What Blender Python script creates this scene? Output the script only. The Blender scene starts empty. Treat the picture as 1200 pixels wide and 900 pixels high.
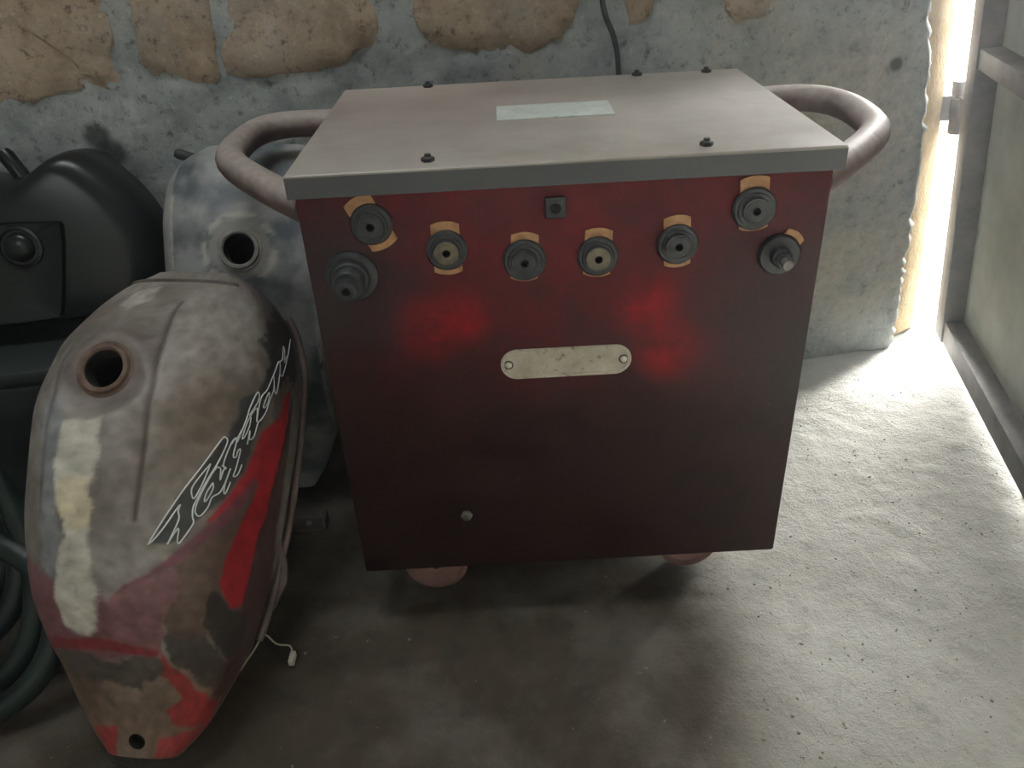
import bpy, bmesh, math, random
import numpy as np
from mathutils import Matrix, Vector, noise

random.seed(7)
scene = bpy.context.scene
COL = scene.collection
rad = math.radians

# ------------------------------------------------------------------ camera
PITCH, ROLL = rad(31.2), rad(3.15)
fwd = Vector((0, math.cos(PITCH), -math.sin(PITCH)))
r0 = Vector((1, 0, 0)); u0 = r0.cross(fwd)
rgt = r0 * math.cos(ROLL) - u0 * math.sin(ROLL)
upv = r0 * math.sin(ROLL) + u0 * math.cos(ROLL)
cam_d = bpy.data.cameras.new('camera'); cam = bpy.data.objects.new('camera', cam_d); COL.objects.link(cam)
m = Matrix((rgt, upv, -fwd)).transposed().to_4x4(); m.translation = (0, 0, 0.875)
cam.matrix_world = m
cam_d.sensor_width = 36; cam_d.lens = 950 / 1200 * 36; cam_d.clip_start = 0.02
scene.camera = cam

# ------------------------------------------------------------------ world, daylight, exposure
w = bpy.data.worlds.new('overcast_sky'); scene.world = w; w.use_nodes = True
bg = w.node_tree.nodes['Background']; bg.inputs[0].default_value = (0.93, 0.97, 1.0, 1); bg.inputs[1].default_value = 10.0
vs = scene.view_settings
vs.view_transform = 'Standard'; vs.look = 'None'; vs.gamma = 1; vs.use_curve_mapping = False
vs.exposure = 0.1
scene.cycles.max_bounces = 8

def portal(name, loc, rot, sx, sy):
    l = bpy.data.lights.new(name, 'AREA'); l.shape = 'RECTANGLE'; l.size = sx; l.size_y = sy
    l.cycles.is_portal = True
    o = bpy.data.objects.new(name, l); COL.objects.link(o); o.location = loc; o.rotation_euler = rot
    return o
# portals only guide sampling of the sky through the doorway and the two added openings
portal('doorway_portal', (1.45, 1.72, 1.08), (rad(-90), 0, 0), 1.3, 2.2)
portal('window_added_portal', (-0.95, -1.78, 1.8), (rad(90), 0, 0), .7, .5)
portal('skylight_added_portal', (-.35, .73, 2.5), (0, 0, 0), 1.1, .55)
# hazy sun glow behind the building: reaches the room only through the doorway and the gap at the door's hinges
sl = bpy.data.lights.new('hazy_sun', 'SUN'); sl.energy = 92; sl.angle = rad(50); sl.color = (1.0, .985, .955)
so = bpy.data.objects.new('hazy_sun', sl); COL.objects.link(so)
_az, _el = rad(29), rad(28)
so.rotation_euler = (Vector((math.sin(_az) * math.cos(_el), math.cos(_az) * math.cos(_el), math.sin(_el)))).to_track_quat('Z', 'Y').to_euler()

# ------------------------------------------------------------------ material helpers
def new_mat(name):
    mt = bpy.data.materials.new(name); mt.use_nodes = True
    nt = mt.node_tree; b = nt.nodes['Principled BSDF']
    return mt, nt, b
def coords(nt, scale=(1, 1, 1), kind='Object'):
    tc = nt.nodes.new('ShaderNodeTexCoord'); mp = nt.nodes.new('ShaderNodeMapping')
    mp.inputs['Scale'].default_value = scale
    nt.links.new(tc.outputs[kind], mp.inputs['Vector']); return mp.outputs[0]
def noise_tex(nt, vec, scale, detail=6, rough=.6, dist=0):
    n = nt.nodes.new('ShaderNodeTexNoise'); n.inputs['Scale'].default_value = scale
    n.inputs['Detail'].default_value = detail; n.inputs['Roughness'].default_value = rough; n.inputs['Distortion'].default_value = dist
    nt.links.new(vec, n.inputs['Vector']); return n.outputs[0]
def ramp(nt, fac, stops):
    r = nt.nodes.new('ShaderNodeValToRGB'); e = r.color_ramp.elements
    while len(e) < len(stops): e.new(0.5)
    for i, (p, c) in enumerate(stops):
        e[i].position = p; e[i].color = (c if isinstance(c, tuple) else (c, c, c)) + (1,)
    nt.links.new(fac, r.inputs[0]); return r.outputs[0]
def mix(nt, fac, a, b, mode='MIX'):
    n = nt.nodes.new('ShaderNodeMix'); n.data_type = 'RGBA'; n.blend_type = mode
    for sock, v in ((0, fac), (6, a), (7, b)):
        if isinstance(v, (int, float)): n.inputs[sock].default_value = v
        elif isinstance(v, tuple): n.inputs[sock].default_value = v + (1,)
        else: nt.links.new(v, n.inputs[sock])
    return n.outputs[2]
def math_n(nt, op, a, b=None, clamp=False):
    n = nt.nodes.new('ShaderNodeMath'); n.operation = op; n.use_clamp = clamp
    for i, v in enumerate((a, b)):
        if v is None: continue
        if isinstance(v, (int, float)): n.inputs[i].default_value = v
        else: nt.links.new(v, n.inputs[i])
    return n.outputs[0]
def bump(nt, b, h, strength=.5, dist=.01):
    n = nt.nodes.new('ShaderNodeBump'); n.inputs['Strength'].default_value = strength; n.inputs['Distance'].default_value = dist
    nt.links.new(h, n.inputs['Height']); nt.links.new(n.outputs[0], b.inputs['Normal'])
def blob(nt, vec, centre, radius, soft=.5):
    """round stain mask around a point of the object (1 inside, 0 outside)"""
    d = nt.nodes.new('ShaderNodeVectorMath'); d.operation = 'DISTANCE'; nt.links.new(vec, d.inputs[0]); d.inputs[1].default_value = centre
    mr = nt.nodes.new('ShaderNodeMapRange'); mr.interpolation_type = 'SMOOTHSTEP'
    mr.inputs[1].default_value = radius * (1 + soft); mr.inputs[2].default_value = radius * (1 - soft)
    mr.inputs[3].default_value = 0; mr.inputs[4].default_value = 1
    nt.links.new(d.outputs['Value'], mr.inputs[0]); return mr.outputs[0]
def simple(name, c1, c2, scale=20, rough=.6, metal=0., bstr=.2, bdist=.002, bscale=None, spec=.5, lo=.35, hi=.65):
    mt, nt, b = new_mat(name); v = coords(nt)
    n = noise_tex(nt, v, scale, 8, .65)
    nt.links.new(ramp(nt, n, [(lo, c1), (hi, c2)]), b.inputs['Base Color'])
    b.inputs['Roughness'].default_value = rough; b.inputs['Metallic'].default_value = metal; b.inputs['Specular IOR Level'].default_value = spec
    bump(nt, b, noise_tex(nt, v, bscale or scale * 4, 6, .7), bstr, bdist)
    return mt

# ------------------------------------------------------------------ object helpers
def link(name, me, mat=None, parent=None, loc=None):
    o = bpy.data.objects.new(name, me); COL.objects.link(o)
    if mat: me.materials.append(mat)
    if parent: o.parent = parent
    if loc is not None: o.location = loc
    return o
def from_bm(name, bm, mat=None, parent=None, smooth=False, angle=None):
    bmesh.ops.recalc_face_normals(bm, faces=bm.faces)
    me = bpy.data.meshes.new(name); bm.to_mesh(me); bm.free()
    if smooth or angle:
        for p in me.polygons: p.use_smooth = True
        if angle: me.set_sharp_from_angle(angle=rad(angle))
    return link(name, me, mat, parent)
def tag(o, label, cat, group=None, kind=None):
    o['label'] = label; o['category'] = cat
    if group: o['group'] = group
    if kind: o['kind'] = kind
    return o
def struct(o, label=None):
    o['kind'] = 'structure'
    if label: o['label'] = label
    return o
def empty(name, loc=(0, 0, 0)):
    o = bpy.data.objects.new(name, None); COL.objects.link(o); o.location = loc; o.empty_display_size = .05; return o
def add_box(bm, lo, hi, bev=0., seg=2):
    r = bmesh.ops.create_cube(bm, size=1)
    vs_ = r['verts']
    for v in vs_:
        v.co = Vector([(lo[i] + hi[i]) / 2 + v.co[i] * (hi[i] - lo[i]) for i in range(3)])
    if bev:
        ed = list({e for v in vs_ for e in v.link_edges})
        bmesh.ops.bevel(bm, geom=ed, offset=bev, segments=seg, profile=.5, affect='EDGES')
def box(name, lo, hi, mat, parent=None, bev=0., seg=2):
    bm = bmesh.new(); add_box(bm, lo, hi, bev, seg); return from_bm(name, bm, mat, parent, angle=35 if bev else None)
def add_lathe(bm, prof, mtx, n=32):
    """prof: list of (radius, height along local z)"""
    rings = []
    for r, h in prof:
        if r < 1e-6: rings.append([bm.verts.new(mtx @ Vector((0, 0, h)))])
        else: rings.append([bm.verts.new(mtx @ Vector((r * math.cos(2 * math.pi * i / n), r * math.sin(2 * math.pi * i / n), h))) for i in range(n)])
    for a, b in zip(rings, rings[1:]):
        for i in range(n):
            j = (i + 1) % n
            if len(a) == 1 and len(b) == 1: continue
            if len(a) == 1: bm.faces.new((a[0], b[i], b[j]))
            elif len(b) == 1: bm.faces.new((a[i], b[0], a[j]))
            else: bm.faces.new((a[i], b[i], b[j], a[j]))
def lathe(name, prof, mtx, mat, parent=None, n=32, angle=40):
    bm = bmesh.new(); add_lathe(bm, prof, mtx, n); return from_bm(name, bm, mat, parent, angle=angle)
def smooth_path(pts, sub=8, closed=False):
    P = [Vector(p) for p in pts]; out = []
    for i in range(len(P) - 1):
        a = P[max(i - 1, 0)]; b = P[i]; c = P[i + 1]; d = P[min(i + 2, len(P) - 1)]
        for k in range(sub):
            t = k / sub
            out.append(.5 * ((2 * b) + (c - a) * t + (2 * a - 5 * b + 4 * c - d) * t * t + (3 * b - a - 3 * c + d) * t ** 3))
    out.append(P[-1]); return out
def add_tube(bm, path, r, n=12, caps=True):
    T = []
    for i in range(len(path)):
        T.append((path[min(i + 1, len(path) - 1)] - path[max(i - 1, 0)]).normalized())
    nrm = T[0].orthogonal().normalized(); rings = []
    for i, p in enumerate(path):
        nrm = (nrm - T[i] * nrm.dot(T[i])).normalized(); bi = T[i].cross(nrm)
        rr = r[i] if isinstance(r, (list, tuple)) else r
        rings.append([bm.verts.new(p + rr * (nrm * math.cos(2 * math.pi * k / n) + bi * math.sin(2 * math.pi * k / n))) for k in range(n)])
    for a, b in zip(rings, rings[1:]):
        for k in range(n): bm.faces.new((a[k], b[k], b[(k + 1) % n], a[(k + 1) % n]))
    if caps: bm.faces.new(rings[0][::-1]); bm.faces.new(rings[-1])
def tube(name, pts, r, mat, parent=None, sub=8, n=12):
    bm = bmesh.new(); add_tube(bm, smooth_path(pts, sub), r, n); return from_bm(name, bm, mat, parent, angle=60)
def facing(p, out=(0, -1, 0)):
    """matrix whose local z points along out, at p"""
    q = Vector(out).to_track_quat('Z', 'Y'); mm = q.to_matrix().to_4x4(); mm.translation = p; return mm
def fbm(x, y, z=0., oct=4, H=.9): return noise.fractal(Vector((x, y, z)), H, 2.1, oct)

# ------------------------------------------------------------------ materials
def wall_mat():
    mt, nt, b = new_mat('rough_cement_render'); v = coords(nt)
    n1 = noise_tex(nt, v, 2.6, 8, .6); n2 = noise_tex(nt, v, 9, 10, .7); n3 = noise_tex(nt, v, 48, 8, .8); n4 = noise_tex(nt, v, 1.3, 4, .5)
    c = ramp(nt, n2, [(.3, (.19, .215, .212)), (.5, (.335, .36, .35)), (.72, (.48, .495, .47))])
    tan = ramp(nt, n2, [(.3, (.30, .28, .23)), (.7, (.50, .465, .39))])
    c = mix(nt, ramp(nt, n1, [(.5, 0.), (.64, .85)]), c, tan)
    c = mix(nt, ramp(nt, n3, [(.36, .8), (.46, 0.)]), c, (.09, .09, .085))
    c = mix(nt, ramp(nt, n3, [(.57, 0.), (.68, .7)]), c, (.58, .56, .51))
    c = mix(nt, ramp(nt, n4, [(.56, 0.), (.68, .45)]), c, (.14, .15, .14))
    bl = math_n(nt, 'MULTIPLY', math_n(nt, 'MAXIMUM', blob(nt, coords(nt, (1, 0, 1)), (-.10, 0, .49), .15, .5), blob(nt, coords(nt, (1, 0, 1)), (-.03, 0, .2), .12, .6)), ramp(nt, n2, [(.36, .1), (.56, 1.)]))
    c = mix(nt, bl, c, ramp(nt, n3, [(.3, (.30, .275, .225)), (.7, (.52, .49, .42))]))
    for p, r in (((-1.372, 0, .572), .020), ((-1.355, 0, .545), .022), ((-.012, 0, .584), .012)): c = mix(nt, math_n(nt, 'MULTIPLY', blob(nt, coords(nt, (1, 0, 1)), p, r, .4), .8), c, (.035, .037, .036))
    nt.links.new(c, b.inputs['Base Color']); b.inputs['Roughness'].default_value = .95; b.inputs['Specular IOR Level'].default_value = .15
    h = math_n(nt, 'ADD', math_n(nt, 'MULTIPLY', n3, .5), n2)
    bump(nt, b, h, .7, .012); return mt
def brick_mat():
    mt, nt, b = new_mat('tan_laterite_block'); v = coords(nt)
    n1 = noise_tex(nt, v, 9, 10, .75); n3 = noise_tex(nt, v, 52, 8, .8); n4 = noise_tex(nt, v, 3, 5, .6)
    c = ramp(nt, n1, [(.28, (.24, .18, .125)), (.5, (.44, .345, .25)), (.72, (.58, .49, .385))])
    c = mix(nt, ramp(nt, n4, [(.5, 0.), (.66, .8)]), c, (.38, .37, .33))
    c = mix(nt, ramp(nt, n3, [(.36, .8), (.46, 0.)]), c, (.11, .08, .055))
    c = mix(nt, ramp(nt, n3, [(.57, 0.), (.68, .7)]), c, (.66, .60, .50))
    nt.links.new(c, b.inputs['Base Color']); b.inputs['Roughness'].default_value = .95; b.inputs['Specular IOR Level'].default_value = .15
    bump(nt, b, math_n(nt, 'ADD', math_n(nt, 'MULTIPLY', n3, .6), n1), .8, .012); return mt
def floor_mat():
    mt, nt, b = new_mat('worn_concrete_floor'); v = coords(nt)
    n1 = noise_tex(nt, v, 3.2, 8, .6); n2 = noise_tex(nt, v, 22, 8, .7); n3 = noise_tex(nt, v, 120, 5, .75)
    c = ramp(nt, n1, [(.3, (.33, .325, .285)), (.5, (.43, .425, .38)), (.7, (.52, .515, .47))])
    c = mix(nt, ramp(nt, n2, [(.3, .45), (.45, 0.)]), c, (.26, .24, .20))
    c = mix(nt, ramp(nt, n3, [(.28, .5), (.38, 0.)]), c, (.16, .14, .11))
    # oil and soot stain, darkened to carry the shade in front of the welding set
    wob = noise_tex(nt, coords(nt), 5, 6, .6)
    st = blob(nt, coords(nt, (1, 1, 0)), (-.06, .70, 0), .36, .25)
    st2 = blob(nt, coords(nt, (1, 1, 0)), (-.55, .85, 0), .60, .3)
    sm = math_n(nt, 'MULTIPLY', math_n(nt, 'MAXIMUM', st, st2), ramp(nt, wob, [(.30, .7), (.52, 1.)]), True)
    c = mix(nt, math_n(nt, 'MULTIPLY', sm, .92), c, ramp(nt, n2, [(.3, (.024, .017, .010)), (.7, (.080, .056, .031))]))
    nt.links.new(c, b.inputs['Base Color']); b.inputs['Roughness'].default_value = .85; b.inputs['Specular IOR Level'].default_value = .3
    bump(nt, b, math_n(nt, 'ADD', math_n(nt, 'MULTIPLY', n3, .5), n2), 1.0, .007); return mt
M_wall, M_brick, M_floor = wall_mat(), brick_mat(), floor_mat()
M_plaster = simple('cream_plaster', (.36, .27, .155), (.50, .40, .255), 12, .9, 0, .5, .01, 40, .2)
M_dirt = simple('pale_sandy_ground', (.50, .45, .36), (.66, .61, .52), 3, .95, 0, .5, .02, 20, .1)
M_inner = simple('dim_cement_wall', (.20, .20, .18), (.30, .29, .26), 4, .95, 0, .5, .01, 30, .1)
M_iron = simple('dark_rusty_door_steel', (.10, .10, .105), (.20, .19, .185), 14, .6, .2, .3, .002, 80)
M_sheet = simple('weathered_door_sheet', (.34, .36, .32), (.52, .53, .47), 5, .65, .1, .25, .003, 40)
M_black = simple('black_bakelite', (.010, .012, .013), (.028, .030, .032), 60, .55, 0, .2, .001)
M_soot = simple('sooty_fittings', (.018, .021, .022), (.05, .054, .054), 60, .5, .35, .25, .001)
M_hole = simple('dark_bore', (.004, .004, .004), (.010, .009, .008), 40, .9)
M_gasket = simple('orange_fibre_card', (.27, .135, .06), (.44, .255, .12), 70, .8, 0, .2, .0008)
M_brass = simple('dull_brass_contact', (.07, .062, .045), (.17, .145, .10), 60, .45, .6, .2, .0008)
def handle_mat():
    mt, nt, b = new_mat('dusty_painted_pipe'); v = coords(nt)
    n1 = noise_tex(nt, v, 10, 8, .65); n2 = noise_tex(nt, v, 70, 6, .75)
    ge = nt.nodes.new('ShaderNodeNewGeometry'); sx = nt.nodes.new('ShaderNodeSeparateXYZ'); nt.links.new(ge.outputs['Normal'], sx.inputs[0])
    c = ramp(nt, n1, [(.3, (.065, .040, .037)), (.7, (.14, .095, .087))])
    dust_lit = math_n(nt, 'ADD', math_n(nt, 'MULTIPLY', sx.outputs[2], .9), math_n(nt, 'MULTIPLY', math_n(nt, 'SUBTRACT', n1, .5), 1.6))  # paler upward faces: settled dusting plus the pipe's lit top painted in
    c = mix(nt, ramp(nt, dust_lit, [(.05, 0.), (.75, .9)]), c, ramp(nt, n2, [(.3, (.24, .20, .175)), (.7, (.38, .34, .31))]))
    nt.links.new(c, b.inputs['Base Color']); b.inputs['Roughness'].default_value = .6
    bump(nt, b, n2, .25, .002); return mt
M_handle = handle_mat()
M_wheel = simple('dusty_red_wheel', (.15, .075, .062), (.26, .15, .125), 25, .7, 0, .3, .002)
M_white_wire = simple('white_wire_insulation', (.50, .46, .36), (.66, .62, .52), 40, .6)
M_hose = simple('dark_green_hose_rubber', (.006, .014, .012), (.014, .028, .024), 30, .45, 0, .3, .002)
M_gloss = simple('glossy_black_plastic', (.005, .008, .008), (.012, .017, .017), 6, .28, 0, .05, .002, 30, .35)
M_cord = simple('black_cord_rubber', (.03, .034, .038), (.06, .066, .07), 40, .6)
M_rag = simple('dirty_green_rag', (.10, .14, .09), (.26, .27, .16), 30, .9)
M_stone = simple('grit_stone', (.10, .085, .065), (.34, .31, .26), 60, .9)
M_crate = simple('dark_green_crate', (.008, .014, .013), (.018, .026, .024), 10, .5)

def body_mat():
    mt, nt, b = new_mat('sooty_red_enamel'); v = coords(nt)
    n1 = noise_tex(nt, v, 5.5, 8, .6); n2 = noise_tex(nt, v, 16, 8, .7); n3 = noise_tex(nt, v, 90, 4, .7)
    sx = nt.nodes.new('ShaderNodeSeparateXYZ'); nt.links.new(v, sx.inputs[0])
    red = ramp(nt, n1, [(.3, (.070, .010, .013)), (.7, (.16, .014, .019))])
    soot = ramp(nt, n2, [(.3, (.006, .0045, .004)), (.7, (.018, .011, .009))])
    # soot film over the lower two thirds, with the front's downward shading painted in
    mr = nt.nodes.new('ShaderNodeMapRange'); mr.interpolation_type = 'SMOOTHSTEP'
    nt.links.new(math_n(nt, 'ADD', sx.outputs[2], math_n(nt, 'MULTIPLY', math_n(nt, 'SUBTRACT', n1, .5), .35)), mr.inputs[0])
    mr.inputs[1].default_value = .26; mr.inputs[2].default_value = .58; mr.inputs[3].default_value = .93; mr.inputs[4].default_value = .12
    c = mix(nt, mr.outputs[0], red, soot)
    dirt = ramp(nt, n2, [(.42, 0.), (.62, .6)])
    c = mix(nt, dirt, c, (.030, .014, .013))
    for p, r in (((-.098, .861, .438), .034), ((-.055, .861, .45), .030), ((.194, .861, .392), .034), ((.165, .861, .455), .034)) :
        k = math_n(nt, 'MULTIPLY', blob(nt, v, p, r, .75), ramp(nt, n2, [(.36, .15), (.56, .95)]))
        c = mix(nt, k, c, (.25, .006, .011))
    for p, r in (((.36, .861, .44), .13), ((-.20, .861, .50), .09)):
        c = mix(nt, math_n(nt, 'MULTIPLY', blob(nt, v, p, r, .6), .75), c, (.028, .025, .025))
    c = mix(nt, ramp(nt, n3, [(.66, 0.), (.75, .35)]), c, (.20, .15, .12))
    nt.links.new(c, b.inputs['Base Color']); b.inputs['Roughness'].default_value = .55; b.inputs['Specular IOR Level'].default_value = .18
    bump(nt, b, n3, .15, .001); return mt
M_body = body_mat()
def lid_mat():
    mt, nt, b = new_mat('dusty_grey_lid'); v = coords(nt)
    n1 = noise_tex(nt, v, 4, 8, .6); n2 = noise_tex(nt, coords(nt, (6, 1.5, 3)), 6, 8, .7); n3 = noise_tex(nt, v, 120, 4, .7)
    c = ramp(nt, n1, [(.32, (.17, .148, .122)), (.5, (.28, .262, .228)), (.68, (.37, .352, .316))])
    c = mix(nt, ramp(nt, n2, [(.5, 0.), (.75, .5)]), c, (.30, .235, .20))
    c = mix(nt, math_n(nt, 'MULTIPLY', blob(nt, v, (-.13, 1.30, .63), .10, .8), .6), c, (.50, .46, .40))
    c = mix(nt, ramp(nt, n3, [(.64, 0.), (.76, .4)]), c, (.42, .40, .36))
    c = mix(nt, math_n(nt, 'MULTIPLY', blob(nt, v, (-.10, 1.22, .63), .20, .7), .4), c, (.27, .20, .175))
    n5 = noise_tex(nt, coords(nt, (2, 14, 3)), 8, 6, .7); c = mix(nt, ramp(nt, n5, [(.58, 0.), (.72, .45)]), c, (.16, .145, .12))
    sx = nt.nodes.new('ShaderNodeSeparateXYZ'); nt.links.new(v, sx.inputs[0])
    lipm = math_n(nt, 'LESS_THAN', sx.outputs[2], .6262)     # the folded lip is darker than the top sheet
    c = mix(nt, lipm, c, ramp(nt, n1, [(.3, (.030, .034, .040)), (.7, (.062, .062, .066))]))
    nt.links.new(c, b.inputs['Base Color']); b.inputs['Roughness'].default_value = .48
    b.inputs['Specular IOR Level'].default_value = .55
    bump(nt, b, n3, .12, .001); return mt
M_lid = lid_mat()
def plate_mat(name, c1, c2, stain):
    mt, nt, b = new_mat(name); v = coords(nt)
    n1 = noise_tex(nt, v, 30, 8, .7); n2 = noise_tex(nt, v, 90, 6, .8)
    c = ramp(nt, n1, [(.3, c1), (.7, c2)])
    c = mix(nt, ramp(nt, n2, [(.34, .9), (.44, 0.)]), c, stain)
    nt.links.new(c, b.inputs['Base Color']); b.inputs['Roughness'].default_value = .5
    return mt
M_plate = plate_mat('ivory_name_plate', (.31, .275, .205), (.50, .465, .375), (.13, .09, .05))
M_label = plate_mat('pale_green_label', (.42, .47, .43), (.55, .60, .56), (.3, .32, .28))
M_rivet = simple('pale_rivet', (.5, .47, .36), (.62, .58, .47), 100, .4, .3)

# ------------------------------------------------------------------ room shell
WO, WD, WN = Vector((.72, 1.5, 0)), Vector((math.cos(rad(7)), math.sin(rad(7)), 0)), Vector((math.sin(rad(7)), -math.cos(rad(7)), 0))
def WP(a, z, out=0.): return WO + WD * a + Vector((0, 0, z)) + WN * out       # point on the wall, room space
def WL(a, z, out=0.): return Vector((a, -out, z))                                # the same in the wall's own space
WALL_M = Matrix.Translation(WO) @ Matrix.Rotation(rad(7), 4, 'Z')

def axis_pts(lo, f0, f1, hi, fine, coarse):
    a = list(np.arange(lo, f0, coarse)) + list(np.arange(f0, f1, fine)) + list(np.arange(f1, hi + coarse * .5, coarse)); return a
# floor
def build_floor():
    xs = axis_pts(-2.0, -1.0, 1.15, 2.4, .009, .1); ys = axis_pts(-1.9, .45, 1.75, 1.95, .009, .1)
    verts = []; 
    for y in ys:
        for x in xs:
            h = .0016 * fbm(x * 4, y * 4, 0, 3) + .0022 * fbm(x * 28, y * 28, 3, 3)
            pit = noise.noise(Vector((x * 38, y * 55, 9))); 
            if pit > .38: h -= .012 * (pit - .38)
            verts.append((x, y, min(h - .003, .0004)))
    nx = len(xs); faces = [(j * nx + i, j * nx + i + 1, (j + 1) * nx + i + 1, (j + 1) * nx + i) for j in range(len(ys) - 1) for i in range(nx - 1)]
    me = bpy.data.meshes.new('floor'); me.from_pydata(verts, [], faces)
    for p in me.polygons: p.use_smooth = True
    return struct(link('floor', me, M_floor), 'worn bare concrete floor with pits, oil stains and painted-in shade')
build_floor()
g = box('ground_outside', (-6, 1.951, -.35), (14, 22, -.012), M_dirt); struct(g, 'pale sandy ground outside the door')

# back wall: relief front, ragged right end
EDGE = [(0.0, .112), (.073, .112), (.172, .104), (.282, .099), (.384, .092), (.465, .083), (.60, .058), (.683, .045), (1.2, .0), (2.5, -.12)]
def edge_at(z): return float(np.interp(z, [e[0] for e in EDGE], [e[1] for e in EDGE]))
def build_wall():
    ks = axis_pts(-2.75, -1.75, -.25, -.25, .012, .1)
    zs = axis_pts(-.02, 0, .85, 2.5, .0105, .1)
    tail = [-.25 + i * .0125 for i in range(1, 1000) if -.25 + i * .0125 < .02]
    bm = bmesh.new(); rows = []
    base = ks + tail
    for z in zs:
        e = edge_at(z) + .007 * fbm(0, z * 22, 5, 3) + .010 * fbm(1, z * 75, 2, 3, .6)
        aa = base + [.02 + (e - .02) * t for t in (.0, .2, .4, .58, .74, .86, .94, 1.0)] if e > .03 else base[:-12] + [base[-13] + (e - base[-13]) * (i + 1) / 20 for i in range(20)]
        row = []
        for i, a in enumerate(aa):
            o = .006 * fbm(a * 5, z * 5, 1, 4) + .0035 * fbm(a * 26, z * 26, 4, 3)
            if e - a < .02: o -= (1 - (e - a) / .02) ** 2 * .018
            row.append(bm.verts.new(WL(a, z, o)))
        rows.append(row)
    n = min(len(r) for r in rows)
    for r0_, r1 in zip(rows, rows[1:]):
        for i in range(min(len(r0_), len(r1)) - 1): bm.faces.new((r0_[i], r0_[i + 1], r1[i + 1], r1[i]))
    # end and back faces so that the wall has its thickness
    last = [r[-1] for r in rows]; back = [bm.verts.new(v.co + Vector((.004, .12, 0))) for v in last]
    for i in range(len(last) - 1): bm.faces.new((last[i], back[i], back[i + 1], last[i + 1]))
    far = [bm.verts.new(WL(-2.75, z, -.12)) for z in zs]
    for i in range(len(far) - 1): bm.faces.new((back[i], far[i], far[i + 1], back[i + 1]))
    me = bpy.data.meshes.new('wall_back'); bm.to_mesh(me); bm.free()
    for p in me.polygons: p.use_smooth = True
    o = struct(link('wall_back', me, M_wall), 'rough wall of tan blocks under grey cement'); o.matrix_world = WALL_M; return o
wall_back = build_wall()

def chaikin(P, n=2):
    for _ in range(n):
        Q = []
        for i in range(len(P)):
            a, b = P[i], P[(i + 1) % len(P)]
            Q += [(a[0] * .75 + b[0] * .25, a[1] * .75 + b[1] * .25), (a[0] * .25 + b[0] * .75, a[1] * .25 + b[1] * .75)]
        P = Q
    return P
def brick(poly, seed, proud=.003):
    P = chaikin(poly, 1); Q = []
    for i in range(len(P)):
        a, b = P[i], P[(i + 1) % len(P)]; L = math.dist(a, b); k = max(1, int(L / .012))
        for t in range(k): Q.append((a[0] + (b[0] - a[0]) * t / k, a[1] + (b[1] - a[1]) * t / k))
    cx = sum(p[0] for p in Q) / len(Q); cz = sum(p[1] for p in Q) / len(Q)
    bm = bmesh.new(); rings = []
    for f, out in ((1.02, -.004), (1.0, .0006), (.97, proud), (.7, proud + .001), (.35, proud + .001)):
        ring = []
        for (a, z) in Q:
            aa = cx + (a - cx) * f; zz = cz + (z - cz) * f
            j = .009 * fbm(aa * 40, zz * 40, seed, 3)
            aa += j; zz += .009 * fbm(aa * 40, zz * 40, seed + 7, 3)
            ring.append(bm.verts.new(WL(aa, zz, out + (.006 * fbm(aa * 5, zz * 5, 1, 4)) + (.004 * fbm(aa * 22, zz * 22, seed, 3) if out > 0 else 0))))
        rings.append(ring)
    for r0_, r1 in zip(rings, rings[1:]):
        for i in range(len(Q)): bm.faces.new((r0_[i], r0_[(i + 1) % len(Q)], r1[(i + 1) % len(Q)], r1[i]))
    c = bm.verts.new(WL(cx, cz, proud + .003 + .006 * fbm(cx * 5, cz * 5, 1, 4)))
    for i in range(len(Q)): bm.faces.new((rings[-1][i], rings[-1][(i + 1) % len(Q)], c))
    bmesh.ops.recalc_face_normals(bm, faces=bm.faces)
    return from_bm('brick', bm, M_brick, wall_back, angle=70)
BR = [[(-1.60, .90), (-1.30, .90), (-1.301, .79), (-1.307, .744), (-1.304, .72), (-1.317, .684), (-1.314, .634), (-1.353, .65), (-1.394, .643), (-1.464, .631), (-1.60, .633)],
 [(-1.253, .89), (-1.14, .89), (-1.15, .781), (-1.158, .711), (-1.160, .674), (-1.164, .640), (-1.20, .643), (-1.235, .655), (-1.278, .662), (-1.273, .706)],
 [(-1.122, .89), (-.92, .88), (-.922, .767), (-.92, .743), (-.908, .707), (-.906, .681), (-.94, .673), (-.989, .649), (-1.064, .643), (-1.148, .642), (-1.148, .685), (-1.133, .721)],
 [(-.842, .88), (-.577, .87), (-.577, .747), (-.584, .71), (-.592, .685), (-.638, .656), (-.695, .65), (-.779, .659), (-.854, .68)],
 [(-.515, .88), (-.44, .88), (-.447, .739), (-.459, .702), (-.478, .677), (-.51, .682)],
 [(-.342, .88), (-.25, .87), (-.259, .728), (-.255, .679), (-.304, .669), (-.335, .688)]]
for i, b_ in enumerate(BR): brick(b_, i * 11.3)
rr = random.Random(3)
for row in range(4):                                  # the courses above the picture
    z0 = 1.0 + row * .34; a = -2.6 + .17 * (row % 2)
    while a < -.45:
        L = rr.uniform(.28, .44)
        brick([(a, z0), (a + L * .5, z0 + rr.uniform(-.02, .02)), (a + L, z0), (a + L + rr.uniform(-.02, .02), z0 + .14), (a + L, z0 + .27), (a + L * .5, z0 + .27 + rr.uniform(-.02, .02)), (a, z0 + .27), (a + rr.uniform(-.02, .02), z0 + .13)], row * 31 + a * 17)
        a += L + .05
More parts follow.
